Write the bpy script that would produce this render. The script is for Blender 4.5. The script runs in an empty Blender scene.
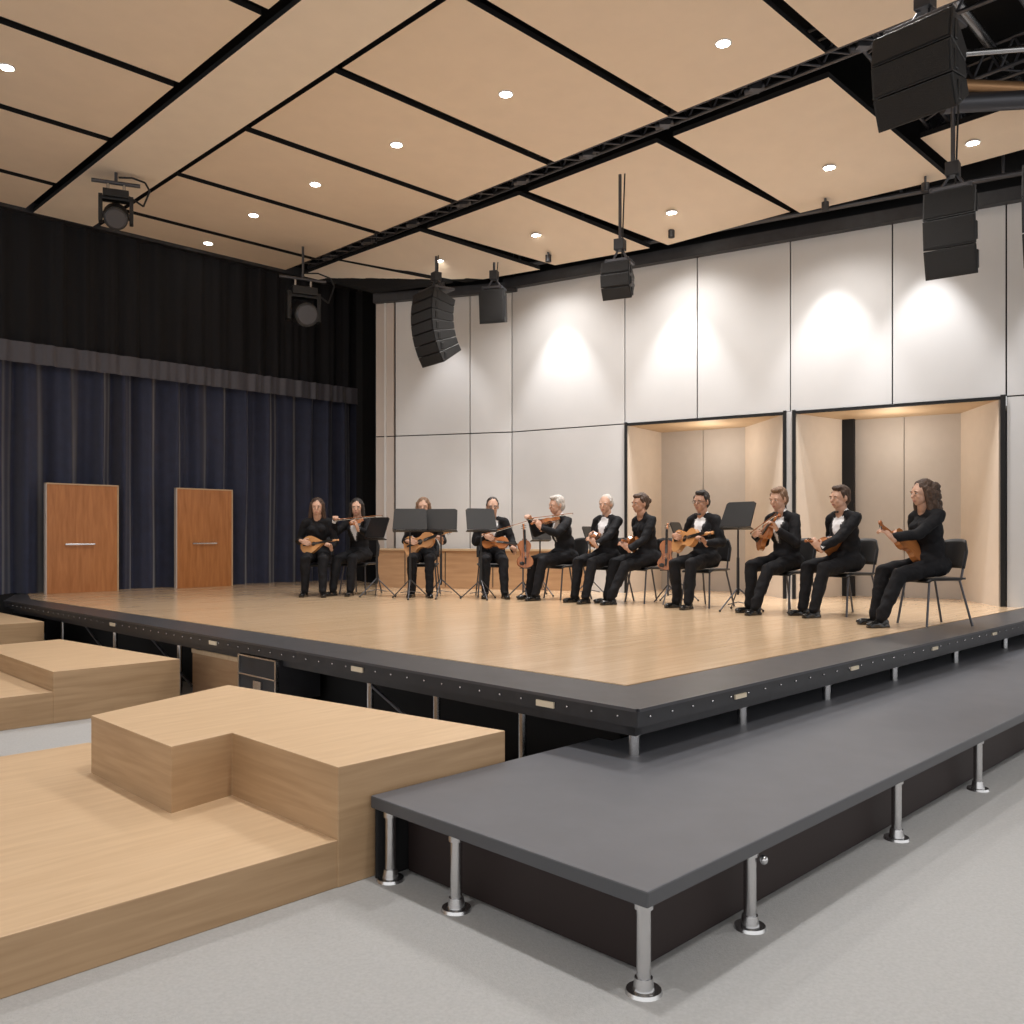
import bpy, math, random
from mathutils import Vector, Matrix, noise
random.seed(4)
V=Vector
sc=bpy.context.scene
try:
    sc.view_settings.view_transform='Standard'
except Exception: pass
S45=math.sqrt(.5)
CS=(0.62,4.38)
FZ=-0.06
SZ=0.575   # stage top
def UV(u,v,z=0): return V((CS[0]+S45*(u-v),CS[1]+S45*(u+v),z))

# ------------------------------------------------ materials
MATS={}
def pmat(name,col,rough=.6,metal=0,emit=0,sheen=0,coat=0,spec=None,var=0,vscale=8,bump=0,bscale=40):
    m=bpy.data.materials.new(name); m.use_nodes=True
    nt=m.node_tree; b=nt.nodes['Principled BSDF']
    b.inputs['Base Color'].default_value=(*col,1)
    b.inputs['Roughness'].default_value=rough
    b.inputs['Metallic'].default_value=metal
    if emit:
        b.inputs['Emission Color'].default_value=(*col,1); b.inputs['Emission Strength'].default_value=emit
    if sheen: b.inputs['Sheen Weight'].default_value=sheen
    if coat: b.inputs['Coat Weight'].default_value=coat; b.inputs['Coat Roughness'].default_value=.15
    if spec is not None: b.inputs['Specular IOR Level'].default_value=spec
    tc=nt.nodes.new('ShaderNodeTexCoord')
    if var:
        n=nt.nodes.new('ShaderNodeTexNoise'); n.inputs['Scale'].default_value=vscale; n.inputs['Detail'].default_value=6
        nt.links.new(tc.outputs['Object'],n.inputs['Vector'])
        r=nt.nodes.new('ShaderNodeValToRGB'); r.color_ramp.elements[0].position=.3; r.color_ramp.elements[1].position=.7
        r.color_ramp.elements[0].color=(*[c*(1-var) for c in col],1); r.color_ramp.elements[1].color=(*[min(1,c*(1+var)) for c in col],1)
        nt.links.new(n.outputs['Fac'],r.inputs['Fac']); nt.links.new(r.outputs['Color'],b.inputs['Base Color'])
    if bump:
        n2=nt.nodes.new('ShaderNodeTexNoise'); n2.inputs['Scale'].default_value=bscale; n2.inputs['Detail'].default_value=4
        nt.links.new(tc.outputs['Object'],n2.inputs['Vector'])
        bp=nt.nodes.new('ShaderNodeBump'); bp.inputs['Strength'].default_value=bump; bp.inputs['Distance'].default_value=.02
        nt.links.new(n2.outputs['Fac'],bp.inputs['Height']); nt.links.new(bp.outputs['Normal'],b.inputs['Normal'])
    MATS[name]=m; return m
def wood(name,c1,c2,rough=.4,planks=None,rot=0,stretch=(1,14,14),coat=0):
    m=bpy.data.materials.new(name); m.use_nodes=True
    nt=m.node_tree; b=nt.nodes['Principled BSDF']; b.inputs['Roughness'].default_value=rough
    if coat: b.inputs['Coat Weight'].default_value=coat; b.inputs['Coat Roughness'].default_value=.2
    tc=nt.nodes.new('ShaderNodeTexCoord'); mp=nt.nodes.new('ShaderNodeMapping')
    mp.inputs['Rotation'].default_value=(0,0,rot); mp.inputs['Scale'].default_value=stretch
    nt.links.new(tc.outputs['Object'],mp.inputs['Vector'])
    n=nt.nodes.new('ShaderNodeTexNoise'); n.inputs['Scale'].default_value=2.2; n.inputs['Detail'].default_value=8; n.inputs['Distortion'].default_value=.4
    nt.links.new(mp.outputs['Vector'],n.inputs['Vector'])
    r=nt.nodes.new('ShaderNodeValToRGB'); r.color_ramp.elements[0].position=.3; r.color_ramp.elements[1].position=.7
    r.color_ramp.elements[0].color=(*c1,1); r.color_ramp.elements[1].color=(*c2,1)
    nt.links.new(n.outputs['Fac'],r.inputs['Fac']); out=r.outputs['Color']
    if planks:
        mp2=nt.nodes.new('ShaderNodeMapping'); mp2.inputs['Rotation'].default_value=(0,0,rot)
        nt.links.new(tc.outputs['Object'],mp2.inputs['Vector'])
        br=nt.nodes.new('ShaderNodeTexBrick'); br.inputs['Scale'].default_value=1
        br.inputs['Brick Width'].default_value=planks[0]; br.inputs['Row Height'].default_value=planks[1]
        br.inputs['Mortar Size'].default_value=.0015; br.inputs['Color1'].default_value=(1,1,1,1); br.inputs['Color2'].default_value=(.92,.90,.87,1)
        br.inputs['Mortar'].default_value=(.7,.65,.58,1)
        nt.links.new(mp2.outputs['Vector'],br.inputs['Vector'])
        mx=nt.nodes.new('ShaderNodeMixRGB'); mx.blend_type='MULTIPLY'; mx.inputs['Fac'].default_value=1
        nt.links.new(out,mx.inputs[1]); nt.links.new(br.outputs['Color'],mx.inputs[2]); out=mx.outputs[0]
    nt.links.new(out,b.inputs['Base Color'])
    MATS[name]=m; return m

pmat('carpet_grey',(.44,.445,.45),.95,var=.06,vscale=70,bump=.25,bscale=160)
wood('stage_wood',(.64,.455,.285),(.72,.53,.345),.2,planks=(1.6,.09),rot=0,stretch=(1,12,12),coat=.3)
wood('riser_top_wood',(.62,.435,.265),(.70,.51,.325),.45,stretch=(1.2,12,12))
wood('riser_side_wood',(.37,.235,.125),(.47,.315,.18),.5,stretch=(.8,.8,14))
wood('door_wood',(.36,.13,.035),(.50,.205,.065),.4,stretch=(9,9,1))
wood('box_wood',(.40,.23,.12),(.50,.31,.17),.5,stretch=(1,1,9))
wood('violin_wood',(.28,.09,.03),(.45,.17,.05),.25,stretch=(8,1,8),coat=.5)
wood('guitar_wood',(.48,.22,.08),(.58,.30,.12),.25,stretch=(8,1,8),coat=.5)
wood('soffit_wood',(.50,.36,.22),(.57,.42,.27),.5)
pmat('stage_black',(.022,.022,.026),.45,var=.2)
pmat('stage_border',(.045,.045,.05),.4,var=.15)
pmat('deck_grey',(.125,.13,.148),.5,var=.05,vscale=5)
pmat('deck_edge',(.07,.072,.08),.5)
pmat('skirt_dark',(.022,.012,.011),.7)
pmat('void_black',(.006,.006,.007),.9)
pmat('chrome',(.6,.6,.61),.25,metal=1)
pmat('steel_dark',(.09,.09,.10),.4,metal=.7)
pmat('panel_tan',(.83,.69,.545),.7,var=.02,vscale=4)
pmat('panel_cream',(.86,.75,.62),.7,var=.02,vscale=4)
pmat('wall_white',(.60,.595,.595),.65,var=.02,vscale=2,bump=.05,bscale=90)
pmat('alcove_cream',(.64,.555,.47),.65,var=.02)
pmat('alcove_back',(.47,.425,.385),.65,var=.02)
pmat('trim_beige',(.5,.44,.4),.6)
pmat('curtain_navy',(.017,.023,.058),.7,sheen=.45,var=.15)
pmat('curtain_black',(.0035,.0035,.0055),.9)
pmat('valance_grey',(.06,.058,.075),.5,sheen=.4)
pmat('plastic_black',(.008,.008,.009),.45)
pmat('grille_black',(.010,.010,.011),.6,bump=.6,bscale=200)
pmat('lamp_glow',(1,.95,.85),.5,emit=25)
pmat('label_light',(.7,.6,.45),.4)
pmat('suit_black',(.0065,.0065,.0085),.8,bump=.2,bscale=25,spec=.25)
pmat('suit_lapel',(.016,.016,.02),.5)
pmat('shirt_white',(.72,.72,.74),.7)
pmat('skin_a',(.52,.31,.22),.5,var=.05,vscale=20)
pmat('skin_b',(.41,.225,.15),.5,var=.05,vscale=20)
pmat('lips',(.36,.14,.11),.45)
pmat('eye_white',(.6,.58,.56),.3)
pmat('eye_dark',(.03,.02,.015),.2)
pmat('hair_brown',(.05,.024,.012),.6,var=.4,vscale=60,bump=.6,bscale=70)
pmat('hair_dark',(.013,.008,.006),.6,var=.3,vscale=60,bump=.6,bscale=70)
pmat('hair_white',(.48,.45,.42),.7,var=.15,vscale=60,bump=.6,bscale=70)
pmat('hair_light',(.18,.10,.055),.6,var=.3,vscale=60,bump=.6,bscale=70)
pmat('shoe_black',(.008,.008,.008),.2)
pmat('ebony',(.01,.009,.008),.3)
pmat('string_silver',(.6,.6,.6),.3,metal=1)
pmat('bow_hair',(.75,.7,.6),.6)
pmat('pipe_copper',(.45,.25,.12),.4,metal=.5)
pmat('sheet_paper',(.8,.79,.75),.8)

# ------------------------------------------------ mesh builder
class MB:
    def __init__(s): s.v=[];s.f=[];s.m=[];s.s=[];s.names=[]
    def mi(s,n):
        if n not in s.names: s.names.append(n)
        return s.names.index(n)
    def add(s,vs,fs,mat,smooth=False,M=None):
        o=len(s.v)
        s.v+=[tuple(M@V(p)) if M is not None else tuple(p) for p in vs]
        k=s.mi(mat) if isinstance(mat,str) else None
        for i,f in enumerate(fs):
            s.f.append([a+o for a in f]); s.m.append(k if k is not None else s.mi(mat[i])); s.s.append(smooth)
    def box(s,lo,hi,mat,M=None):
        x0,y0,z0=lo;x1,y1,z1=hi
        vs=[(x0,y0,z0),(x1,y0,z0),(x1,y1,z0),(x0,y1,z0),(x0,y0,z1),(x1,y0,z1),(x1,y1,z1),(x0,y1,z1)]
        s.add(vs,[(3,2,1,0),(4,5,6,7),(0,1,5,4),(1,2,6,5),(2,3,7,6),(3,0,4,7)],mat,False,M)
    def prism(s,poly,z0,z1,mat,top=None,M=None):
        a=sum(poly[i][0]*poly[(i+1)%len(poly)][1]-poly[(i+1)%len(poly)][0]*poly[i][1] for i in range(len(poly)))
        if a<0: poly=poly[::-1]
        n=len(poly)
        vs=[(p[0],p[1],z0) for p in poly]+[(p[0],p[1],z1) for p in poly]
        fs=[tuple(range(n-1,-1,-1)),tuple(range(n,2*n))]+[(i,(i+1)%n,(i+1)%n+n,i+n) for i in range(n)]
        s.add(vs,fs,[mat,top or mat]+[mat]*n,False,M)
    def cone(s,p1,r1,p2,r2,mat,seg=14,M=None,smooth=True):
        p1=V(p1);p2=V(p2);d=(p2-p1)
        if d.length<1e-6: return
        q=d.to_track_quat('Z','Y').to_matrix()
        vs=[]
        for p,r in((p1,r1),(p2,r2)):
            for i in range(seg):
                a=2*math.pi*i/seg; vs.append(p+q@V((r*math.cos(a),r*math.sin(a),0)))
        fs=[(i,(i+1)%seg,(i+1)%seg+seg,i+seg) for i in range(seg)]
        s.add(vs,fs,mat,smooth,M)
        s.add(vs,[tuple(range(seg-1,-1,-1)),tuple(range(seg,2*seg))],mat,False,M)
    def closedcone(s,p1,r1,p2,r2,mat,seg=14):
        p1=V(p1);p2=V(p2);d=(p2-p1)
        if d.length<1e-6: return
        q=d.to_track_quat('Z','Y').to_matrix()
        vs=[]
        for p,r in((p1,r1),(p2,r2)):
            for i in range(seg):
                a=2*math.pi*i/seg; vs.append(p+q@V((r*math.cos(a),r*math.sin(a),0)))
        fs=[(i,(i+1)%seg,(i+1)%seg+seg,i+seg) for i in range(seg)]+[tuple(range(seg-1,-1,-1)),tuple(range(seg,2*seg))]
        s.add(vs,fs,mat,True)
    def ell(s,c,r,mat,seg=16,rings=10,M=None,R=None,smooth=True):
        c=V(c);vs=[];
        if not hasattr(r,'__len__'): r=(r,r,r)
        for j in range(1,rings):
            t=math.pi*j/rings
            for i in range(seg):
                a=2*math.pi*i/seg
                p=V((r[0]*math.sin(t)*math.cos(a),r[1]*math.sin(t)*math.sin(a),r[2]*math.cos(t)))
                if R is not None: p=R@p
                vs.append(c+p)
        t=V((0,0,r[2]));b=V((0,0,-r[2]))
        if R is not None: t=R@t;b=R@b
        vs+= [c+t,c+b]; T=len(vs)-2;B=len(vs)-1
        fs=[]
        for j in range(rings-2):
            for i in range(seg):
                k=(i+1)%seg
                fs.append((j*seg+i,(j+1)*seg+i,(j+1)*seg+k,j*seg+k))
        for i in range(seg):
            k=(i+1)%seg
            fs.append((T,i,k)); fs.append((B,(rings-2)*seg+k,(rings-2)*seg+i))
        s.add(vs,fs,mat,smooth,M)
    def cap(s,p1,r1,p2,r2,mat='x',seg=14):
        s.ell(p1,r1,mat,seg,8); s.ell(p2,r2,mat,seg,8); s.closedcone(p1,r1,p2,r2,mat,seg)
    def mesh(s,name):
        me=bpy.data.meshes.new(name); me.from_pydata(s.v,[],s.f)
        for n in s.names: me.materials.append(MATS.get(n) or MATS['void_black'])
        me.polygons.foreach_set('material_index',s.m); me.polygons.foreach_set('use_smooth',s.s); me.update()
        return me
    def obj(s,name,loc=(0,0,0),rz=0,bevel=0,parent=None):
        o=bpy.data.objects.new(name,s.mesh(name)); bpy.context.collection.objects.link(o)
        o.location=loc; o.rotation_euler=(0,0,rz)
        if bevel:
            md=o.modifiers.new('bevel','BEVEL'); md.width=bevel; md.segments=2; md.limit_method='ANGLE'; md.angle_limit=math.radians(50)
        if parent: o.parent=parent
        return o
    def stage(s,name,bevel=0): return s.obj(name,(CS[0],CS[1],0),math.pi/4,bevel)

def remesh(mb,vox,it):
    me=mb.mesh('tmp'); o=bpy.data.objects.new('tmp',me); bpy.context.collection.objects.link(o)
    r=o.modifiers.new('r','REMESH'); r.mode='VOXEL'; r.voxel_size=vox
    if it:
        sm=o.modifiers.new('s','SMOOTH'); sm.factor=.5; sm.iterations=it
    dg=bpy.context.evaluated_depsgraph_get(); dg.update()
    e=bpy.data.meshes.new_from_object(o.evaluated_get(dg))
    vs=[v.co.copy() for v in e.vertices]; fs=[tuple(p.vertices) for p in e.polygons]
    bpy.data.objects.remove(o); bpy.data.meshes.remove(me); bpy.data.meshes.remove(e)
    return vs,fs

# ------------------------------------------------ floor, stage
b=MB(); b.box((-16,-9,FZ-.1),(16,24,FZ),'carpet_grey'); b.obj('floor')
st=[(0,0),(8.45,0),(9.35,1.0),(8.35,6.2),(7.2,8.0),(5.75,9.7),(6.4,11.9),(.6,11.9),(0,10.35)]
b=MB()
b.prism(st,SZ-.10,SZ-.006,'stage_black',top='stage_border')
ins=[(.5,.45),(8.42,.45),(9.3,1.05),(8.3,6.1),(7.2,7.95),(5.7,9.7),(6.35,11.85),(.7,11.85),(.3,10.3)]
b.prism(ins,SZ-.03,SZ,'stage_wood')
b.box((-.015,0,SZ-.02),(0,10.35,SZ-.004),'steel_dark'); b.box((0,-.015,SZ-.02),(8.4,0,SZ-.004),'steel_dark')
b.box((.06,.06,SZ-.16),(.12,10.2,SZ-.10),'stage_black'); b.box((.06,.06,SZ-.16),(8.2,.12,SZ-.10),'stage_black')
for k in range(60):
    v=.12+k*.17
    b.ell((-.004,v,SZ-.055),.007,'chrome',8,6)
for k in range(44):
    b.ell((.1+k*.19,-.004,SZ-.055),.007,'chrome',8,6)
for v in (.55,2.3,4.4,6.6): b.box((-.012,v,SZ-.078),(-.002,v+.13,SZ-.045),'label_light')
for u in (.9,2.4,3.9,5.4): b.box((u,-.012,SZ-.075),(u+.12,-.002,SZ-.05),'label_light')
for v in (.94,1.71,2.43,3.48,5.45,7,8.6):
    b.cone((.15,v,FZ),.024,(.15,v,SZ-.1),.024,'chrome'); b.cone((.15,v,SZ-.17),.034,(.15,v,SZ-.1),.034,'chrome')
for u in (.13,1.19,2.3,3.45,4.8,6.2,7.6):
    b.cone((u,.12,FZ),.028,(u,.12,SZ-.1),.028,'chrome'); b.cone((u,.12,SZ-.17),.038,(u,.12,SZ-.1),.038,'chrome')
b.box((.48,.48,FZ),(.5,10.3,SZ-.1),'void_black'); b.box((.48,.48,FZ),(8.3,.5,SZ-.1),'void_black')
for v in (2.6,4.4,6.2,8.0):
    b.cone((.15,v-1,FZ+.1),.012,(.15,v,SZ-.12),.012,'steel_dark',8)
b.stage('stage_platform')

b=MB()
pl=[(-1.25,-.98),(8.75,-.98),(8.45,.4),(.3,.4),(.3,.495),(-1.25,.495)]
b.prism(pl,.245,.30,'deck_edge',top='deck_grey')
b.box((-1.13,-.89,.20),(8.3,-.84,.245),'stage_black'); b.box((-1.16,-.89,.20),(-1.11,.48,.245),'stage_black')
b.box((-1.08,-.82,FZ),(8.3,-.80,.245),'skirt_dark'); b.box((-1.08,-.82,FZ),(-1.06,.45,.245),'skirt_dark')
b.box((-1.24,.46,FZ),(.3,.48,.245),'void_black')  # black sheet painting in the dark void under the deck end
def leg(bb,u,v,top):
    bb.cone((u,v,FZ),.062,(u,v,FZ+.012),.058,'chrome',20); bb.cone((u,v,FZ),.024,(u,v,top),.024,'chrome',18)
    bb.cone((u,v,FZ+.012),.036,(u,v,FZ+.05),.03,'chrome',16); bb.cone((u,v,top-.03),.032,(u,v,top),.032,'chrome',16)
for u in (-1.19,-.52,.87,2.06,3.3,4.6,5.9,7.2): leg(b,u,-.92,.245)
for v in (-.01,.42): leg(b,-1.2,v,.245)
b.ell((-.49,-.96,.2),.018,'chrome',8,6)
b.stage('lower_stage_platform',bevel=.006)

# ------------------------------------------------ wooden risers
def riser(up,lowp,z1,z2):
    b=MB()
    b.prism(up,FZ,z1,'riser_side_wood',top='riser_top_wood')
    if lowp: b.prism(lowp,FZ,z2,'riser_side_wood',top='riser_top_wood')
    b.stage('wooden_riser',bevel=.004)
riser([(-1.41,.505),(-.42,.505),(-.75,2.75),(-1.75,2.36),(-1.75,1.36),(-1.41,1.43)],
      [(-1.3,.51),(-4.3,.51),(-4.3,3.1),(-1.5,3.1),(-1.3,2.4)],.45,.14)
riser([(-1.15,4.85),(-.12,4.85),(-.35,7.15),(-1.12,7.05)],[(-1.0,4.855),(-3.8,4.855),(-3.8,7.1),(-1.125,7.1)],.35,.19)
riser([(-1.1,8.4),(-.12,8.4),(-.12,10.2),(-1.1,10.2)],[(-1.0,8.405),(-3.8,8.405),(-3.8,10.4),(-1.1,10.3)],.43,.28)
b=MB(); b.box((.18,4.15,FZ),(.46,5.25,.36),'box_wood'); b.box((.17,4.15,.34),(.47,5.25,.38),'riser_top_wood'); b.stage('wooden_crate',.004)
b=MB(); b.box((.02,3.45,.14),(.4,4.05,.46),'stage_black')
for v in (3.45,4.03):
    b.box((.0,v,.14),(.03,v+.02,.46),'chrome')
for z in (.14,.3,.45): b.box((.0,3.45,z),(.02,4.05,z+.012),'chrome')
b.box((0,3.68,.2),(.02,3.8,.27),'chrome'); b.box((.05,3.5,FZ),(.35,4.0,.14),'stage_black')
b.stage('flight_case')

# ------------------------------------------------ curtains / left-rear wall
def curtain(name,u0,u1,v,z0,z1,amp,wl,mat,step=.02,seed=0):
    b=MB(); n=int((u1-u0)/step); zs=[z0+(z1-z0)*i/6 for i in range(7)]
    vs=[];fs=[]
    for zi,z in enumerate(zs):
        for i in range(n+1):
            u=u0+(u1-u0)*i/n
            ph=2*math.pi*u/wl+2.2*noise.noise(V((u*.9,seed,0)))+.5*noise.noise(V((u*1.5,z*.5,seed)))
            a=amp*(.75+.7*noise.noise(V((u*1.3,seed+3,z*.25))))
            vs.append((u,v+a*math.sin(ph)+.22*a*math.sin(2.3*ph+1)+.01*math.sin(u*41),z))
    for zi in range(len(zs)-1):
        for i in range(n):
            a=zi*(n+1)+i; fs.append((a,a+1,a+n+2,a+n+1))
    b.add(vs,fs,mat,True); return b
b=curtain('c',-8,6.9,11.6,SZ,4.1,.13,.42,'curtain_navy')
b.box((-8,11.5,FZ),(.6,11.52,SZ),'void_black')
b.stage('stage_curtain')
b=curtain('c',-8,6.9,11.35,4.15,6.08,.06,.36,'curtain_black',seed=5); b.stage('curtain_valance')
b=curtain('c',-8,6.9,11.27,3.9,4.2,.022,.3,'valance_grey',seed=9); b.stage('valance_trim')
b=MB(); b.box((-8,11.95,FZ),(7.6,12.1,7),'void_black'); b.box((6.25,11.1,SZ),(6.9,11.3,6.1),'void_black'); b.box((-8,11.2,6.05),(6.9,11.4,6.2),'stage_black'); b.stage('wall_back')
for u0,u1 in ((.78,1.78),(2.72,3.66)):
    b=MB()
    b.box((u0,11.2,SZ),(u1,11.25,2.17),'door_wood')
    b.box((u0-.02,11.19,SZ),(u0,11.27,2.19),'trim_beige'); b.box((u1,11.19,SZ),(u1+.02,11.27,2.19),'soffit_wood'); b.box((u0-.02,11.19,2.17),(u1+.02,11.27,2.19),'soffit_wood')
    b.box((u0+.24,11.15,1.28),(u0+.66,11.17,1.305),'chrome'); 
    for x in (u0+.26,u0+.62): b.box((x,11.16,1.285),(x+.02,11.2,1.30),'chrome')
    b.stage('door_1' if u0<1 else 'door_2',.003)

# ------------------------------------------------ right panel wall
P0=V((0,14.19,0)); dA=V((.850,-.5264,0)).normalized(); nA=V((.5264,.850,0)).normalized()
dB=V((-.9555,.295,0)).normalized(); nB=V((.295,.9555,0)).normalized()
def WM(P,d,n): 
    return Matrix(((d.x,n.x,0,P.x),(d.y,n.y,0,P.y),(0,0,1,0),(0,0,0,1)))
MA=WM(P0,dA,nA); MBm=WM(P0,dB,nB)
ZM=3.08; ZT=5.36; g=.009
b=MB()
def wbox(t0,t1,n0,n1,z0,z1,mat,M=MA): b.box((t0,n0,z0),(t1,n1,z1),mat,M)
seams=[0,1.97,3.09,4.39,5.66,6.92,8.2,9.6]
for a,c in zip(seams,seams[1:]): wbox(a+g,c-g,0,.05,ZM+g,ZT,'wall_white')
wbox(0+g,1.97-g,0,.05,FZ,ZM-g,'wall_white')
wbox(6.92+g,8.2-g,0,.05,FZ,ZM-g,'wall_white'); wbox(8.2+g,9.6,0,.05,FZ,ZM-g,'wall_white')
for a,c in ((0,.714),(.714,2.04),(2.06,2.4)):
    wbox(a+g,c-g,0,.05,ZM+g,ZT-.05,'wall_white' if a<2 else 'trim_beige',MBm); wbox(a+g,c-g,0,.05,FZ,ZM-g,'wall_white' if a<2 else 'trim_beige',MBm)
wbox(2.2,2.23,-.03,.03,FZ,ZT,'wall_white',MBm)
wbox(0,9.6,.055,.12,ZM+.02,7,'void_black'); wbox(0,1.97,.055,.1,FZ,ZM+.02,'void_black'); wbox(6.92,9.6,.055,.1,FZ,ZM+.02,'void_black')
wbox(0,2.4,.055,.12,FZ,7,'void_black',MBm)
b.add([(-2.3,14.95,FZ),(-2.66,17.6,FZ),(-2.66,17.6,7),(-2.3,14.95,7)],[(0,1,2,3)],'void_black')
def quad(t0,n0,t1,n1,z0,z1,mat):
    th=.03; d=V((t1-t0,n1-n0,0)).normalized(); q=V((-d.y,d.x,0))*th
    poly=[(t0,n0),(t1,n1),(t1+q.x,n1+q.y),(t0+q.x,n0+q.y)]
    b.prism(poly,z0,z1,mat,M=MA)
AZ=ZM-.03
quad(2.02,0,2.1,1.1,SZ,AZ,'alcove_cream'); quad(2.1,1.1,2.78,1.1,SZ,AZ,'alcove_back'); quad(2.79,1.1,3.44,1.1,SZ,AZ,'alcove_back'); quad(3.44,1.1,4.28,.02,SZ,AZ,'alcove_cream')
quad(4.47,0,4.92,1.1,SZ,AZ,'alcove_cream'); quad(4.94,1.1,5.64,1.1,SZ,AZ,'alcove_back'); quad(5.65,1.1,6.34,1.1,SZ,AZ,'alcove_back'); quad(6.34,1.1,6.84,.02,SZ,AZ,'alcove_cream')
wbox(4.86,5.02,.95,1.05,SZ,AZ,'void_black')
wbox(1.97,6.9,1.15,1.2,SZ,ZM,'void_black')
b.box((1.99,.03,AZ),(4.33,1.2,AZ+.03),'soffit_wood',MA); b.box((4.44,.03,AZ),(6.88,1.2,AZ+.03),'soffit_wood',MA)
for a,c in ((1.975,2.01),(4.30,4.34),(4.42,4.46),(6.86,6.915)): wbox(a,c,-.03,.06,SZ,ZM+.02,'void_black')
wbox(4.34,4.42,-.0,.05,SZ,ZM,'wall_white')
wbox(1.975,4.34,-.02,.05,ZM-.03,ZM,'void_black'); wbox(4.42,6.915,-.02,.05,ZM-.03,ZM,'void_black')
wbox(-.1,9.6,-.12,.05,ZT,ZT+.16,'stage_black'); wbox(-.1,2.4,-.1,.05,ZT-.05,ZT+.1,'stage_black',MBm)
b.obj('wall_right')
b=MB(); b.box((-1.35,-.35,SZ),(2.2,-.12,1.18),'box_wood',MBm)
b.box((-1.4,-.38,1.18),(2.25,-.10,1.21),'soffit_wood',MBm)
for t in (-.6,.2,1.0,1.7): b.box((t,-.356,SZ+.03),(t+.012,-.35,1.16),'ebony',MBm)
b.obj('wooden_partition')

# ------------------------------------------------ ceiling
CZ=6.1
b=MB(); b.box((-16,-9,6.95),(16,24,7.05),'void_black'); b.obj('ceiling')
b=MB(); G=.065
def pan(u0,u1,v0,v1,mat='panel_tan',z=CZ):
    vs=[(u0,v0,z),(u1,v0,z),(u1,v1,z),(u0,v1,z),(u0,v0,z+.06),(u1,v0,z+.06),(u1,v1,z+.06),(u0,v1,z+.06)]
    b.add(vs,[(3,2,1,0),(4,5,6,7),(0,1,5,4),(1,2,6,5),(2,3,7,6),(3,0,4,7)],[mat]+['void_black']*5)
vs1=[-6.1,-4.3,-2.45,-.65,1.2,3.03,4.87,6.7,8.5,10.3,11.3]
for a,c in zip(vs1,vs1[1:]): pan(1.53,4.68,a+G,c-G)
pan(.60,1.42,-6.1,11.3,'panel_cream',CZ-.04)
vo=[-6.3,-4.5,-2.7,-.9,.9,2.7,4.5,6.3,8.1,10.0,11.3]
for a,c in zip(vo,vo[1:]): pan(-2.7,.5,a+G,c-G,); 
for a,c in zip(vo,vo[1:]): pan(-6.2,-2.8,a+G,c-G,)
b.stage('acoustic_ceiling_panels')
def xy(u,v,z=CZ): return UV(u,v,z)
tp=[ # nearL, nearR, farR, farL
 [xy(5.14,3.35),xy(5.14,1.45),V((5.19,10.55,5.68)),V((3.74,11.5,5.61))],
 [xy(5.14,5.7),xy(5.14,3.58),V((3.64,11.6,5.66)),V((2.2,12.5,5.52))],
 [xy(5.1,7.8),xy(5.14,5.88),V((1.96,12.6,5.51)),V((.655,13.5,5.54))],
 [xy(5.05,10.0),xy(5.1,7.98),V((.43,13.65,5.52)),V((-.75,14.1,5.45))],
 [xy(5.05,11.3),xy(5.05,10.1),V((-.95,14.15,5.45)),V((-2.3,14.75,5.45))],
 [V((4.65,10.09,5.95)),V((7.2,7.1,5.95)),V((7.9,7.9,5.77)),V((5.25,10.5,5.78))],
]
def bil(q,s,t): return (q[0]*(1-s)+q[1]*s)*(1-t)+(q[3]*(1-s)+q[2]*s)*t
b=MB()
for q in tp:
    N=8; up=V((0,0,.06))
    bot=[bil(q,i/N,j/N) for j in range(N+1) for i in range(N+1)]
    fb=[(j*(N+1)+i,(j+1)*(N+1)+i,(j+1)*(N+1)+i+1,j*(N+1)+i+1) for j in range(N) for i in range(N)]
    b.add(bot,fb,'panel_tan',True); b.add([p+up for p in bot],fb,'void_black',True)
    vs=q+[p+up for p in q]
    b.add(vs,[(0,4,5,1),(1,5,6,2),(2,6,7,3),(3,7,4,0)],'void_black')
b.obj('acoustic_reflector_panels')
b=MB()
def truss(p,q,h=.28,w=.22,r=.022,n=12):
    p=V(p);q=V(q);d=(q-p).normalized(); s=d.cross(V((0,0,1)))*w/2; u=V((0,0,h))
    ch=[p+s,p-s,p+s+u,p-s+u]; L=(q-p)
    for c in ch: b.cone(c,r,c+L,r,'steel_dark',8)
    for i in range(n):
        a=L*(i/n); c=L*((i+1)/n); m=L*((i+.5)/n)
        b.cone(p+s+a,r*.6,p+s+u+m,r*.6,'steel_dark',6); b.cone(p+s+u+m,r*.6,p+s+c,r*.6,'steel_dark',6)
        b.cone(p+s+a,r*.6,p-s+m,r*.6,'steel_dark',6); b.cone(p-s+a,r*.6,p-s+u+m,r*.6,'steel_dark',6)
truss(UV(4.9,-3,6.17),UV(4.9,11,6.17),n=44)
truss(UV(6.6,1.0,6.2),UV(6.2,-3.2,6.2),n=16)
truss(UV(4.9,1.0,6.3),UV(7.4,1.0,6.0),n=10)
truss(UV(4.9,-.4,6.2),UV(7.2,-.4,6.2),n=10)
for v in (-.8,0.3):
    b.cone(UV(5.0,v,6.5),.05,UV(8,v,6.4),.05,'chrome',12)
b.cone(UV(5.6,.75,5.95),.06,UV(6.9,-.35,5.95),.06,'pipe_copper',12)
b.cone(UV(5.9,.6,5.8),.10,UV(7.4,-.8,5.95),.10,'steel_dark',14)
b.cone(UV(5.1,.9,6.05),.03,UV(6.4,-.9,6.05),.03,'chrome',10)
for k in range(9):
    p=UV(4.9,1+k*1.15,6.12); b.box(p-V((.06,.06,.0)),p+V((.06,.06,.12)),'steel_dark')
    b.cone(p+V((.1,.0,.06)),.04,p+V((-.1,0.05,.02)),.04,'steel_dark',10)
p=MA@V((-.1,-.25,5.62)); q=MA@V((9.5,-.25,5.62)); b.cone(p,.035,q,.035,'steel_dark',8)
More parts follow.
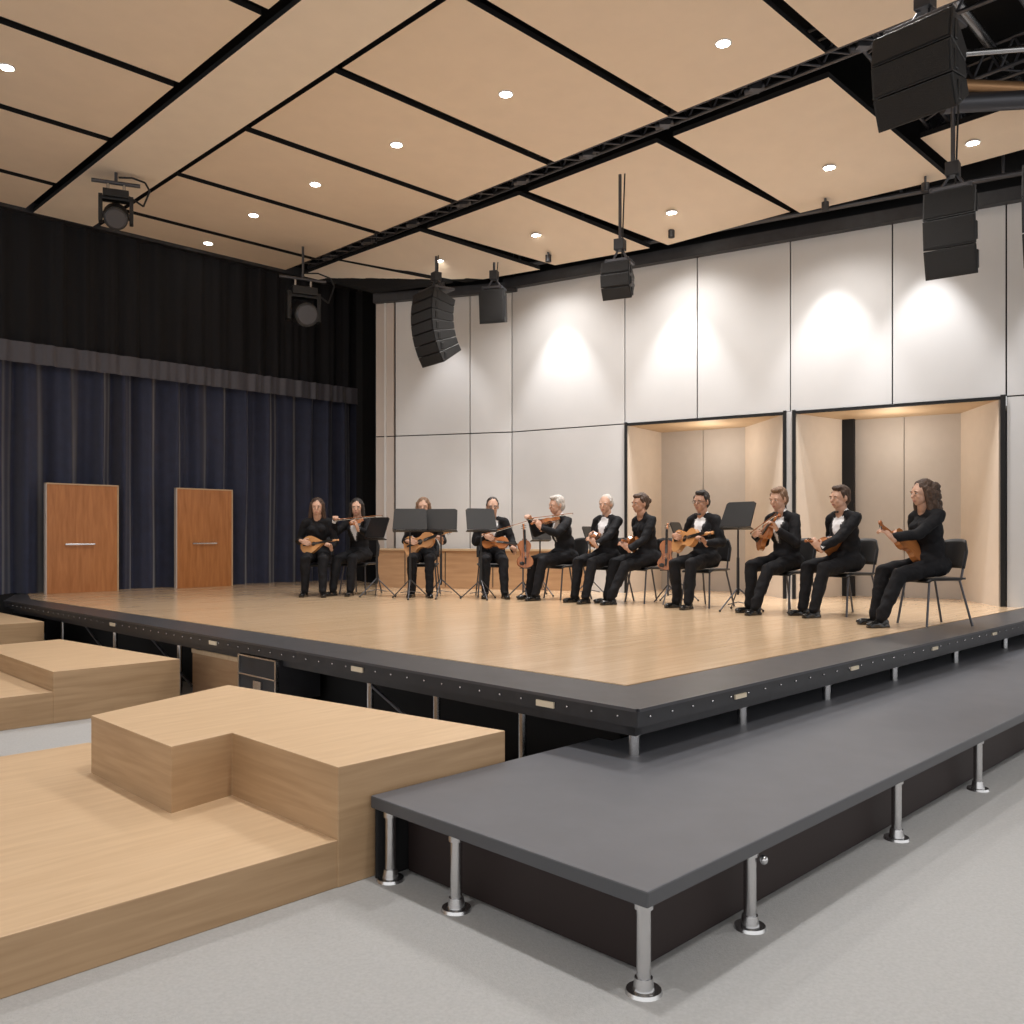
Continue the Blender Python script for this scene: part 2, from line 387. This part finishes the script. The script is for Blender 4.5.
for k in range(9):
    c=MA@V((k*1.1+.3,-.25,5.62)); b.cone(c,.02,c+V((0,0,.6)),.02,'steel_dark',6)
b.obj('lighting_truss')
# downlights, plus rows out of view added to light the near area
dl=[(3.0,a) for a in (-5.2,-3.4,-1.55)]+[(3.4,.3),(3.83,1.87),(3.05,4.02),(2.98,5.81),(2.95,7.53),(2.94,9.15),(3.05,10.8)]
dl+=[(-.85,v) for v in (-5.4,-3.6,-1.8,0,1.8,3.6,5.4,7.16,9.05)]+[(-4.2,v) for v in (-3.6,0,3.6)]
lit={(3.0,-3.4),(3.4,.3),(3.83,1.87),(3.05,4.02),(2.98,5.81),(2.95,7.53),(-.85,-3.6),(-.85,0),(-.85,3.6),(-.85,7.16),(-4.2,0)}
dpos=[(UV(u,v,CZ),(u,v) in lit) for u,v in dl]
dpos+=[(bil(tp[0],.5,.64),1),(bil(tp[1],.42,.66),1),(bil(tp[2],.5,.5),1),(bil(tp[3],.5,.5),0),(bil(tp[5],.10,.5),0)]
b=MB()
for p,_ in dpos:
    b.cone(p-V((0,0,.012)),.062,p+V((0,0,.002)),.062,'lamp_glow',20); b.cone(p-V((0,0,.008)),.08,p+V((0,0,.004)),.08,'wall_white',20)
b.obj('seen_and_added_downlights')
def spot(name,p,target,e,ang,blend,col=(1,.97,.935),size=.08):
    l=bpy.data.lights.new(name,'SPOT'); l.energy=e; l.spot_size=math.radians(ang); l.spot_blend=blend; l.color=col; l.shadow_soft_size=size
    o=bpy.data.objects.new(name,l); bpy.context.collection.objects.link(o); o.location=p
    o.rotation_euler=(V(target)-V(p)).to_track_quat('-Z','Y').to_euler()
for p,on in dpos:
    if on: spot('seen_or_added_downlight',p-V((0,0,.06)),p-V((0,0,4)),290,125,.9,size=.15)
b=MB()
for t,n_,zz in ((.95,-.5,5.5),(2.9,-.5,5.52),(4.95,-.5,5.5),(6.1,-.5,5.5),(7.7,-.5,5.5)):
    p=MA@V((t,n_,zz)); b.cone(p+V((0,0,.02)),.045,p+V((0,0,.12)),.045,'stage_black',14); b.cone(p+V((0,0,.1)),.015,p+V((0,0,.4)),.015,'steel_dark',6)
    spot('washer_lamp',p,MA@V((t,n_+.12,0)),270,60,.6,(1,.99,.99),.04)
for t in (1.0,):
    p=MBm@V((t,-.5,5.3)); b.cone(p+V((0,0,.02)),.045,p+V((0,0,.12)),.045,'stage_black',14)
    spot('washer_lamp',p,MBm@V((t,-.4,0)),120,66,.7,(1,.99,.99),.06)
b.obj('hanging_spotlight_fixtures')
for t in (3.1,5.6):
    p=MA@V((t,.45,AZ-.35)); l=bpy.data.lights.new('alcove_lamp','POINT'); l.energy=13; l.color=(1,.91,.8); l.shadow_soft_size=.15
    o=bpy.data.objects.new('alcove_lamp',l); bpy.context.collection.objects.link(o); o.location=p

# ------------------------------------------------ speakers
def line_array(loc,w,h,n,face,curve=.5,depth=.42,topz=6.2,base=0.0,taper=.75):
    yaw=math.atan2(face[0],-face[1])
    b=MB(); mh=h/n; fr=[];bk=[]; ang=base; y=-depth/2; z=h/2
    for i in range(n+1):
        fr.append(V((0,y,z))); bk.append(V((0,y,z))+V((0,math.cos(ang),math.sin(ang)))*depth)
        y+=mh*math.sin(ang+curve/n/2); z-=mh*math.cos(ang+curve/n/2); ang+=curve/n
    for i in range(n):
        f0,f1,b0,b1=fr[i],fr[i+1],bk[i],bk[i+1]; e=(f1-f0)*.015; f0=f0+e;f1=f1-e
        m=(b0+b1)/2
        b0=m+(b0-m)*.92;b1=m+(b1-m)*.92
        X=V((w/2,0,0)); x=V((w/2*taper,0,0))
        vs=[f1-X,f1+X,b1+x,b1-x,f0-X,f0+X,b0+x,b0-x]
        b.add(vs,[(3,2,1,0),(4,5,6,7),(0,1,5,4),(1,2,6,5),(2,3,7,6),(3,0,4,7)],'plastic_black')
        o=(f0-b0).normalized()*.012; d=(f1-f0)*.05; X=V((w/2*.94,0,0))
        vs=[f1-X+o-d,f1+X+o-d,f0+X+o+d,f0-X+o+d,f1-X-d,f1+X-d,f0+X+d,f0-X+d]
        b.add(vs,[(0,1,2,3),(7,6,5,4),(0,4,5,1),(1,5,6,2),(2,6,7,3),(3,7,4,0)],'grille_black')
        for s in(-1,1):
            q=(f0+f1)/2+(b0-f0)*.2; b.box((s*w*.47-.012,q.y-.02,q.z-mh*.3),(s*w*.47+.014,q.y+.03,q.z+mh*.3),'plastic_black')
    b.box((-w*.4,-depth*.4,h/2+.01),(w*.4,depth*.4,h/2+.045),'steel_dark')
    for x in (-w*.36,w*.36):
        b.box((x-.015,-depth*.4,h/2-.06),(x+.015,-depth*.3,h/2+.05),'steel_dark')
    t=topz-loc[2]; m=min(t,h/2+.22)
    for x in (-w*.3,w*.3): b.cone((x,0,h/2+.03),.014,(0,0,m),.014,'steel_dark',8)
    b.cone((0,0,m),.020,(0,0,t),.020,'steel_dark',8)
    b.box((-.06,-.06,m-.05),(.06,.06,m+.08),'stage_black')
    b.cone((.02,0,h/2),.01,(.06,0,t),.01,'plastic_black',6)
    b.obj('hanging_speaker_array' if n>3 else 'hanging_loudspeaker',loc,yaw,bevel=.012)
line_array((-1.12,13.1,4.45),.60,1.12,7,(-.8,-.6),curve=.85,depth=.42,topz=5.55,base=-.28)
line_array((4.23,8.5,4.28),.46,.84,3,(-.6,-.8),curve=.75,depth=.34,topz=5.9,base=-.25)
line_array((4.66,7.6,4.16),.46,.90,3,(-.6,-.8),curve=.75,depth=.34,topz=5.9,base=-.25)
line_array((3.03,6.5,4.76),.58,.70,3,(-.75,-.65),curve=.85,depth=.42,base=-.3,topz=5.9)
line_array((-.27,13.4,4.86),.40,.52,1,(-.3,-.95),curve=.2,depth=.3,topz=5.55)
line_array((1.28,10.5,4.40),.36,.46,3,(-.45,-.9),curve=1.1,depth=.32,base=-.4,topz=5.7)
def moving(loc,yaw,tilt,s=1,topz=6.05):
    b=MB()
    b.box((-.16*s,-.12*s,.22*s),(.16*s,.12*s,.32*s),'plastic_black')
    for x in (-1,1): b.box((x*.19*s-.025*s,-.07*s,-.1*s),(x*.19*s+.025*s,.07*s,.26*s),'plastic_black')
    b.box((-.2*s,-.07*s,.19*s),(.2*s,.07*s,.24*s),'plastic_black')
    R=Matrix.Rotation(tilt,4,'X')
    b.cone((0,-.2*s,0),.15*s,(0,.05*s,0),.16*s,'plastic_black',24,M=R); b.cone((0,.05*s,0),.16*s,(0,.2*s,0),.10*s,'plastic_black',24,M=R)
    b.cone((0,-.215*s,0),.12*s,(0,-.2*s,0),.135*s,'steel_dark',24,M=R)
    b.box((-.19*s,-.04*s,-.04*s),(.19*s,.04*s,.04*s),'steel_dark',R)
    t=topz-loc[2]
    for x in (-.1,.1): b.cone((x*s,0,.32*s),.02,(x*s,0,.42*s),.02,'chrome',8)
    b.cone((-.3*s,0,.44*s),.025,(.3*s,0,.44*s),.025,'steel_dark',10)
    b.cone((0,0,min(t,.44*s)),.02,(0,0,t),.02,'steel_dark',8)
    cur=[V((.16,0,.28)),V((.34,.02,.18)),V((.42,.02,.4)),V((.36,.0,.50)),V((.2,0,.54)),V((.03,0,.52))]
    for p,q in zip(cur,cur[1:]): b.cone(p*s,.014,q*s,.014,'plastic_black',6)
    b.obj('moving_head_stage_light',loc,yaw,bevel=.006)
moving((-3.35,14.2,4.98),.5,.3,1.25)
moving((-5.05,11.3,5.50),.4,.5,.95)

# ------------------------------------------------ furniture
def chair(x,y,yaw):
    b=MB()
    def shell(fn,nu,nv,th,mat):
        vs=[];fs=[]
        for k in (0,1):
            for j in range(nv+1):
                for i in range(nu+1):
                    p,nn=fn(i/nu,j/nv); vs.append(p-nn*th*k)
        N=(nu+1)*(nv+1)
        for j in range(nv):
            for i in range(nu):
                a=j*(nu+1)+i; fs.append((a,a+1,a+nu+2,a+nu+1)); fs.append((N+a,N+a+nu+1,N+a+nu+2,N+a+1))
        for i in range(nu):
            a=i; fs.append((a,N+a,N+a+1,a+1)); a=nv*(nu+1)+i; fs.append((a,a+1,N+a+1,N+a))
        for j in range(nv):
            a=j*(nu+1); fs.append((a,a+nu+1,N+a+nu+1,N+a)); a=a+nu; fs.append((a,N+a,N+a+nu+1,a+nu+1))
        b.add(vs,fs,mat,True)
    def seat(i,j):
        w=.21*(1-.12*max(0,(j-.5)*2)**2)*(1-.15*max(0,.3-j)**1)
        xx=(i*2-1)*w; yy=-.2+.42*j
        z=.455-.018*(1-(i*2-1)**2)*math.sin(math.pi*j)-.03*max(0,.18-j)/.18
        return V((xx,yy,z)),V((0,0,1))
    def back(i,j):
        w=.205*(1-.25*max(0,j-.6)/.4*abs(i*2-1)); a=(i*2-1)
        return V((a*w,.225+.06*j-.045*a*a,.54+.28*j-.02*a*a*j)),V((0,-1,.1)).normalized()
    shell(seat,10,10,.018,'plastic_black'); shell(back,10,8,.014,'plastic_black')
    for s in (-1,1):
        b.cone((s*.17,-.16,.44),.011,(s*.21,-.22,0),.011,'steel_dark',8)
        b.cone((s*.17,.16,.44),.011,(s*.21,.27,0),.011,'steel_dark',8)
        b.cone((s*.17,-.16,.435),.010,(s*.17,.18,.435),.010,'steel_dark',8)
        b.cone((s*.17,.18,.435),.011,(s*.165,.235,.70),.011,'steel_dark',8)
    b.cone((-.17,.16,.43),.01,(.17,.16,.43),.01,'steel_dark',8); b.cone((-.17,-.16,.43),.01,(.17,-.16,.43),.01,'steel_dark',8)
    b.obj('chair',(x,y,SZ),yaw)
def stand(x,y,yaw,h=1.06,w=.46,hh=.14):
    b=MB()
    b.cone((0,0,.18),.013,(0,0,h-.10),.010,'plastic_black',10); b.cone((0,0,.2),.018,(0,0,.6),.016,'plastic_black',10)
    for k in range(3):
        a=k*2*math.pi/3+.5; e=V((math.cos(a)*.28,math.sin(a)*.28,.012))
        b.cone((0,0,.26),.009,e,.008,'steel_dark',8); b.ell(e,.014,'plastic_black',8,6)
        b.cone((0,0,.1),.006,e*.55+V((0,0,.07)),.006,'steel_dark',6)
    R=Matrix.Translation((0,0,h))@Matrix.Rotation(math.radians(-22),4,'X')
    b.prism([(-w/2,-hh),(w/2,-hh),(w/2*.94,hh),(w/2*.8,hh+.02),(-w/2*.8,hh+.02),(-w/2*.94,hh)],-.006,.006,'plastic_black',M=R@Matrix.Rotation(math.pi/2,4,'X'))
    b.box((-w/2,-.0,-hh-.015),(w/2,.06,-hh-.005),'plastic_black',R)
    b.box((-.35*w,.007,-hh),(.35*w,.010,hh*.75),'sheet_paper',R)
    b.cone((0,0,-.14),.015,(0,0,-.04),.015,'steel_dark',8,M=Matrix.Translation((0,0,h)))
    b.obj('music_stand',(x,y,SZ),yaw)

def inst(kind,c,nd,fn,parentM):
    y=V(nd).normalized(); z=V(fn); z=(z-y*z.dot(y)).normalized(); x=y.cross(z)
    s={'violin':1.0,'viola':1.15,'mandolin':1.0,'guitar':1.3}[kind]
    R=Matrix(((x.x,y.x,z.x,c[0]),(x.y,y.y,z.y,c[1]),(x.z,y.z,z.z,c[2]),(0,0,0,1)))@Matrix.Scale(s,4)
    b=MB(); wm='guitar_wood' if kind in('guitar','mandolin') else 'violin_wood'
    if kind=='mandolin': prof=[(0,.03),(.03,.085),(.07,.115),(.12,.128),(.17,.12),(.22,.095),(.27,.062),(.31,.035),(.34,.018)]
    else: prof=[(0,.03),(.012,.07),(.04,.098),(.08,.105),(.12,.092),(.145,.066),(.165,.056),(.20,.055),(.225,.064),(.245,.078),(.28,.084),(.315,.076),(.345,.05),(.356,.022)]
    poly=[(w,yy-.17) for yy,w in prof]+[(-w,yy-.17) for yy,w in prof[::-1]]
    b.prism(poly,-.022,.018,wm); poly2=[(a*1.04,bb*1.02) for a,bb in poly]
    b.prism(poly2,.016,.021,wm); b.prism(poly2,-.025,-.021,wm)
    b.box((-.012,.17,-.005),(.012,.33,.014),wm)
    b.box((-.015,.03 if kind!='guitar' else .08,.024),(.015,.325,.030),'ebony')
    b.cone((0,.33,.005),.015,(0,.39,-.01),.010,wm,10); b.cone((-.012,.395,-.012),.014,(.012,.395,-.012),.014,wm,12)
    for k,yy in enumerate((.345,.36,.372,.383)):
        sgn=1 if k%2 else -1; b.cone((0,yy,.0),.003,(sgn*.035,yy,.0),.004,'ebony',6)
    b.box((-.02,-.02,.02),(.02,-.014,.042),'guitar_wood')
    b.prism([(-.014,-.04),(.014,-.04),(.008,-.13),(-.008,-.13)],.024,.032,'ebony')
    if kind in('guitar','mandolin'): b.cone((0,.03,.0212),.032,(0,.03,.0222),.032,'ebony',18)
    else:
        for sx in(-1,1): b.box((sx*.042-.003,-.045,.0212),(sx*.042+.003,.02,.0222),'ebony'); 
        b.ell((-.05,-.12,.03),(.035,.025,.008),'ebony',12,8)
    for k in range(4): b.cone((-.009+.006*k,-.05,.036),.0008,(-.006+.004*k,.34,.022),.0008,'string_silver',4)
    M=parentM@R
    o=b.obj(kind); o.matrix_world=M
def inst_stand(px,Y,yaw):
    x=(px-512)/886*Y
    b=MB(); b.cone((0,0,.1),.012,(0,0,.78),.010,'steel_dark',8)
    for k in range(3):
        a=k*2*math.pi/3+.5; e=V((math.cos(a)*.24,math.sin(a)*.24,.01)); b.cone((0,0,.24),.009,e,.008,'steel_dark',8)
    for s in(-1,1): b.cone((0,0,.42),.008,(s*.07,-.10,.42),.008,'steel_dark',8); b.cone((0,0,.78),.007,(s*.03,-.07,.80),.007,'steel_dark',8)
    b.obj('instrument_stand',(x,Y,SZ),yaw)
    inst('violin',(0,-.075,.60),(0,.12,1),(0,-1,.12),Matrix.Translation((x,Y,SZ))@Matrix.Rotation(yaw,4,'Z'))
def bowobj(p,d,parentM):
    b=MB(); p=V(p); d=V(d).normalized(); q=p+d*.70; up=V((0,0,1)); 
    b.cone(p,.005,q,.0035,'violin_wood',8); b.cone(p-up*.018,.0025,q-up*.016,.0025,'bow_hair',6)
    b.cone(p+d*.02,.008,p+d*.02-up*.022,.008,'ebony',8); b.cone(q,.005,q-up*.018,.004,'ebony',8)
    o=b.obj('violin_bow'); o.matrix_world=parentM

# ------------------------------------------------ people
def ik(sh,wr,l1,l2,pole):
    d=wr-sh; L=d.length
    if L>(l1+l2)*.985: wr=sh+d*((l1+l2)*.985/L); d=wr-sh; L=d.length
    a=(l1*l1-l2*l2+L*L)/(2*L); h=math.sqrt(max(0,l1*l1-a*a)); dn=d.normalized()
    p=pole-dn*pole.dot(dn); p.normalize()
    return sh+dn*a+p*h, wr
def hand(w,d,n,skin,out,ts,curl=1.0):
    d=V(d).normalized(); n=V(n); n=(n-d*n.dot(d)).normalized(); s=d.cross(n)
    b=MB()
    R=Matrix((s,d,n)).transposed()
    b.ell(w+d*.045,(.040,.052,.017),'x',14,10,R=R); b.ell(w+d*.07,(.039,.026,.014),'x',14,8,R=R)
    b.cap(w-d*.03,.025,w+d*.02,.024,seg=12)
    for k,(o_,ls) in enumerate(((-.030,.82),(-.010,1.0),(.011,.95),(.031,.76))):
        o_*=ts; p=w+d*.082+s*o_; r=.0095; ang=0
        for L,a in ((.042,32),(.028,42),(.022,30)):
            ang+=math.radians(a*curl); q=p+(d*math.cos(ang)+n*math.sin(ang))*L*ls
            b.cap(p,r,q,r*.9,seg=10); p=q; r*=.9
    p=w+d*.025+s*ts*-.030+n*.005
    td=(d*.6-s*ts*.75+n*.35).normalized()
    q=p+td*.036; b.cap(p,.012,q,.0105,seg=10); td2=(d*.8-s*ts*.2+n*.6).normalized(); b.cap(q,.0105,q+td2*.03,.0085,seg=10)
    vs,fs=remesh(b,.0042,1); out.add(vs,fs,skin,True)
def person(name,x,y,face,hair='short',hcol='hair_brown',skin='skin_a',shirt=True,woman=False,lean=.12,hy=0,hp=.08,kind='violin',c=(-.02,-.25,.75),nd=(.75,-.45,.35),fn=(0,-1,.35),bow=False,ext=(.05,-.05),bow_tie=True,glasses=False,knee=.12,shoulder=False):
    fx,fy=face; yaw=math.atan2(fx,-fy)
    if shoulder: c=(.095,-.235-.48*math.tan(lean),1.045); nd=(.42,-.88,-.08); fn=(-.35,0,1); bow=True
    out=MB(); b=MB(); tl=math.tan(lean); k=.93 if woman else 1.0
    def L(p): p=V(p); return V((p.x,p.y-max(0,p.z-.55)*tl,p.z))
    j=0 if woman else 1
    b.ell((0,.03,.57),(.175,.14,.115),'x'); b.ell(L((0,.015,.73)),(.150*k+.012*j,.115+.012*j,.17),'x'); b.ell(L((0,0,.90)),(.175*k,.125,.17),'x')
    if woman:
        for s in(-1,1): b.ell(L((s*.065,-.085,.93)),(.06,.05,.06),'x')
    b.cap(L((-.120*k,.012,1.045)),.064,L((.120*k,.012,1.045)),.064)
    for s in(-1,1): b.cap(L((s*.04,.012,1.085)),.052,L((s*.16*k,.012,1.045)),.058)
    b.cap(L((0,.015,1.05)),.085,L((0,.01,1.12)),.056)
    b.ell((0,-.03,.61),(.180+.012*j,.15,.09),'x')
    if j: b.ell((0,-.10,.63),(.15,.10,.055),'x')
    c=V(c); ndv=V(nd).normalized(); z=V(fn); z=(z-ndv*z.dot(ndv)).normalized(); s_={'violin':1.0,'viola':1.15,'mandolin':1.0,'guitar':1.3}[kind]
    up=V((0,0,1)); 
    npnt=c+ndv*.27*s_
    tl_=npnt-z*.04-up*.085; tr_=c+z*.055-ndv*.10+up*.05+V((-.03,0,0))
    if shoulder: tl_=npnt-up*.075+V((.03,.03,0)); tr_=c+V((-.27,-.12,.03))
    hands=[]
    for s,t in((1,tl_),(-1,tr_)):
        sh=L((s*.178*k,.012,1.03)); el,w=ik(sh,t,.285,.25,V((s*.40,.35,-.9)))
        b.cap(sh,.064,el,.054+.004*j); b.cap(el,.054+.004*j,w+(el-w).normalized()*.03,.041+.003*j)
        hands.append((s,el,w))
    for s in(-1,1):
        e=ext[0] if s>0 else ext[1]
        hp_=V((s*.09,.0,.565)); dz=math.sqrt(.43**2-min(.4,abs(e))**2); kn=V((s*knee,-.44,.09+dz)); an=V((s*(knee+.005),-.44-e,.09))
        b.cap(hp_,.100,kn,.073); b.cap(kn,.073,an+V((0,0,.03)),.056); b.cap(an+V((0,0,.05)),.056,an+V((0,-.015,.0)),.054)
        sh=MB(); Rz=Matrix.Rotation(s*.18,4,'Z')
        sh.ell((0,.02,.045),(.036,.05,.042),'x'); sh.ell((0,-.10,.032),(.042,.095,.032),'x'); sh.cap((0,.02,.05),.032,(0,0,.11),.032)
        sh.box((-.036,-.17,.0),(.036,.06,.022),'x')
        vs,fs=remesh(sh,.008,2); out.add(vs,fs,'shoe_black',True,Matrix.Translation((an.x,an.y,0))@Rz)
    vs,fs=remesh(b,.0125,4)
    vs=[p+V((noise.noise(p*13),noise.noise(p*13+V((9,0,0))),noise.noise(p*13+V((0,9,0)))))*.011+V((noise.noise(p*32),noise.noise(p*32+V((9,0,0))),0))*.004 for p in vs]
    mats=[]
    for f in fs:
        cc=sum((vs[i] for i in f),V())/len(f); yl=cc.y+max(0,cc.z-.55)*tl
        m='suit_black'
        if shirt and yl<-.05 and .76<cc.z<1.14 and yl>-.19:
            wv=(cc.z-.75)*.28
            if abs(cc.x)<wv and abs(cc.x)<.074: m='shirt_white'
            elif abs(cc.x)<wv+.022 and abs(cc.x)<.096: m='suit_lapel'
        if shirt and cc.z>1.115 and (V((cc.x,yl-.01,0))).length<.075: m='shirt_white'
        mats.append(m)
    out.add(vs,fs,mats,True)
    for s,el,w in hands:
        fd=(w-el).normalized()
        if shoulder:
            if s>0: d=fd*.6+up*.7; n=V((-1,-.2,.1))
            else: d=fd*.8+V((.3,-.3,-.1)); n=V((0,0,-1))
        elif s>0: d=(up*.75+z*.15+fd*.5); n=z
        else: d=(ndv*.7-up*.35+fd*.4); n=-z
        hand(w,d,n,skin,out,s)
        if shirt: out.cone(w-fd*.045,.038,w-fd*.012,.034,'shirt_white',14)
    # head
    h0=L((0,-.012,1.245)); H=Matrix.Translation(h0)@Matrix.Rotation(hy,4,'Z')@Matrix.Rotation(hp,4,'X')@Matrix.Scale(1.08,4)
    hb=MB()
    hb.ell((0,.012,.025),(.073,.09,.095),'x',20,14); hb.ell((0,-.020,-.042),(.058,.066,.058),'x',18,12); hb.ell((0,-.045,-.08),(.028,.030,.020),'x')
    hb.ell((0,-.055,.02),(.058,.028,.05),'x'); hb.cap((0,-.082,.012),.008,(0,-.102,-.020),.0115,seg=10)
    for s in(-1,1): hb.ell((s*.075,.012,-.005),(.009,.017,.027),'x',10,8); hb.ell((s*.035,-.064,-.022),(.02,.02,.018),'x',10,8)
    for s in(-1,1): hb.ell((s*.03,-.080,.026),(.022,.009,.007),'x',10,6); hb.ell((s*.028,-.077,-.006),(.016,.008,.006),'x',10,6)
    vs,fs=remesh(hb,.0065,2); out.add(vs,fs,skin,True,H)
    nb=MB(); nb.cap(h0+V((0,.03,-.17)),.062,h0+V((0,.015,-.04)),.056); out.add(nb.v,nb.f,skin,True)
    for s in(-1,1):
        out.ell((s*.029,-.0775,.009),(.0115,.008,.0055),'eye_white',12,8,M=H); out.ell((s*.029,-.0842,.009),(.0052,.003,.005),'eye_dark',10,6,M=H)
        out.ell((s*.03,-.087,.028),(.018,.004,.0035),hcol,10,6,M=H)
        if glasses:
            for a in range(12):
                a0=a*math.pi/6;a1=(a+1)*math.pi/6
                out.cone((s*.031+.02*math.cos(a0),-.1,.008+.016*math.sin(a0)),.0018,(s*.031+.02*math.cos(a1),-.1,.008+.016*math.sin(a1)),.0018,'ebony',5,M=H)
            out.cone((s*.05,-.098,.01),.0018,(s*.075,0,.01),.0018,'ebony',5,M=H)
    out.ell((0,-.085,-.052),(.021,.006,.0038),'lips',12,6,M=H); out.ell((0,-.083,-.059),(.017,.006,.0045),'lips',12,6,M=H)
    r=MB()
    if hair=='short':
        r.ell((0,.030,.050),(.080,.092,.086),'x',18,12); r.ell((0,.055,.005),(.077,.062,.085),'x',16,10); r.ell((.01,-.035,.105),(.055,.045,.026),'x')
        for s in(-1,1): r.cap((s*.070,-.015,.06),.016,(s*.070,-.008,.005),.010,seg=10)
    elif hair=='balding':
        r.ell((0,.055,.015),(.080,.066,.085),'x',16,10); r.ell((0,.03,.055),(.077,.085,.073),'x')
        for s in(-1,1): r.cap((s*.070,-.005,.05),.014,(s*.070,-.003,.0),.009,seg=10)
    elif hair=='bun':
        r.ell((0,.030,.045),(.080,.092,.090),'x',18,12); r.ell((0,.055,.0),(.074,.06,.08),'x'); r.ell((0,.125,.03),(.038,.036,.038),'x'); r.ell((0,-.02,.095),(.06,.06,.03),'x')
        for s in(-1,1): r.cap((s*.070,-.02,.06),.016,(s*.072,.0,.01),.010,seg=10)
    else:
        r.ell((0,.030,.048),(.085,.096,.088),'x',18,12); r.ell((0,.065,-.03),(.088,.068,.12),'x'); r.ell((0,.075,-.12),(.095,.055,.09),'x')
        for s in(-1,1): r.cap((s*.072,-.01,.05),.026,(s*.088,.01,-.13),.03)
        if hair=='curly':
            for i in range(80):
                a=random.uniform(0,2*math.pi); zz=random.uniform(-.2,.07); rr=.100 if zz<.03 else .080
                p=V((rr*math.cos(a),.05+.085*math.sin(a),zz))
                if p.y<0.0: continue
                r.ell(p,random.uniform(.022,.036),'x',8,6)
    vs,fs=remesh(r,.0075,1)
    vs=[p+p.normalized()*(.008*noise.noise(V((p.x*60,p.y*60,p.z*25)))) for p in vs]
    out.add(vs,fs,hcol,True,H)
    if shirt and bow_tie:
        q=L((0,-.082,1.10)); out.ell(q+V((.02,0,0)),(.02,.009,.012),'ebony',10,6); out.ell(q-V((.02,0,0)),(.02,.009,.012),'ebony',10,6); out.ell(q,.009,'ebony',8,6)
    o=out.obj(name,(x,y,SZ),yaw); 
    PM=Matrix.Translation((x,y,SZ))@Matrix.Rotation(yaw,4,'Z')
    inst(kind,c,nd,fn,PM)
    if bow:
        hw=[w for s,el,w in hands if s<0][0]
        if shoulder:
            d=(c+ndv*.03+z*.06-(hw+V((.05,-.05,0)))).normalized(); bowobj(hw+V((.05,-.05,0))-d*.05,d,PM)
        else: bowobj(hw+V((.02,-.03,0))-V((.05,0,-.02)),(.8,-.35,.25),PM)
    chair(x,y,yaw)
    return o

def PX(px,Y): return (px-512)/886*Y
person('musician',PX(318,12.7),12.7,(.1,-1),hair='long',hcol='hair_brown',shirt=False,woman=True,kind='mandolin',c=(-.05,-.24,.72),nd=(.8,-.3,.15),ext=(.08,.0))
person('musician',PX(360,12.9),12.9,(-.35,-1),hair='long',hcol='hair_dark',shirt=True,woman=True,kind='violin',hy=.4,shoulder=True,ext=(.05,.1))
person('musician',PX(424,12.6),12.6,(0,-1),hair='long',hcol='hair_light',shirt=False,woman=True,kind='guitar',c=(-.05,-.25,.74),nd=(.8,-.3,.3))
person('musician',PX(492,12.4),12.4,(.1,-1),hair='balding',hcol='hair_dark',kind='violin',c=(0.02,-.26,.76),nd=(.8,-.3,-.1),hp=.15,glasses=True,ext=(.1,0),bow=True)
person('musician',PX(566,11.9),11.9,(-.9,-.5),hair='short',hcol='hair_white',kind='violin',shirt=True,ext=(.1,.05),lean=.2,hp=.15,shoulder=True)
person('musician',PX(608,11.5),11.5,(-.75,-.7),hair='balding',hcol='hair_white',kind='violin',nd=(.5,-.75,.1),c=(0,-.25,.80),ext=(.12,.05),hy=.3,lean=.05)
person('musician',PX(649,11.25),11.25,(-.9,-.45),hair='bun',hcol='hair_brown',skin='skin_b',shirt=False,woman=True,kind='violin',nd=(.5,-.7,.1),c=(0,-.25,.75),ext=(.2,.1),lean=.18)
person('musician',PX(706,10.6),10.6,(-.75,-.65),hair='short',hcol='hair_dark',skin='skin_b',kind='guitar',nd=(.85,-.25,.15),c=(-.12,-.25,.80),hy=.1,glasses=True,ext=(.05,-.05))
person('musician',PX(788,9.9),9.9,(-.85,-.5),hair='short',hcol='hair_light',kind='viola',nd=(.75,-.35,.45),c=(-.08,-.29,.85),hy=.1,bow=True,ext=(.18,.02),lean=.2,hp=.2)
person('musician',PX(848,9.5),9.5,(-.95,-.4),hair='short',hcol='hair_brown',kind='violin',nd=(.2,-.9,.15),c=(-.0,-.27,.74),ext=(.12,.05),lean=.15)
person('musician',PX(932,8.45),8.45,(-.98,-.22),hair='curly',hcol='hair_brown',shirt=False,woman=True,kind='viola',nd=(.25,-.85,.45),c=(.02,-.28,.76),lean=.14,ext=(.18,.08))
stand(PX(410,11.9),11.9,.05); stand(PX(441,12.0),12.0,-.15); stand(PX(481,11.8),11.8,.35,w=.42); stand(PX(738,10.0),10.0,-1.0,h=1.08)
stand(PX(377,12.3),12.3,-.8,h=.95); stand(PX(540,12.5),12.5,.7,h=.9,w=.36,hh=.11); stand(PX(590,12.2),12.2,1.0,h=.86,w=.34,hh=.1); stand(PX(678,11.6),11.6,1.0,h=.9,w=.36,hh=.11)
inst_stand(523,11.7,.3); inst_stand(668,11.0,-.4)

# ------------------------------------------------ world, camera
w=bpy.data.worlds.new('world'); sc.world=w; w.use_nodes=True
w.node_tree.nodes['Background'].inputs[0].default_value=(1,.985,.97,1); w.node_tree.nodes['Background'].inputs[1].default_value=1.3
cam=bpy.data.cameras.new('camera'); cam.sensor_width=36; cam.lens=36*886/1024; cam.shift_y=23/1024; cam.clip_end=100
co=bpy.data.objects.new('camera',cam); bpy.context.collection.objects.link(co); co.location=(0,0,1.43); co.rotation_euler=(math.pi/2,0,0)
sc.camera=co
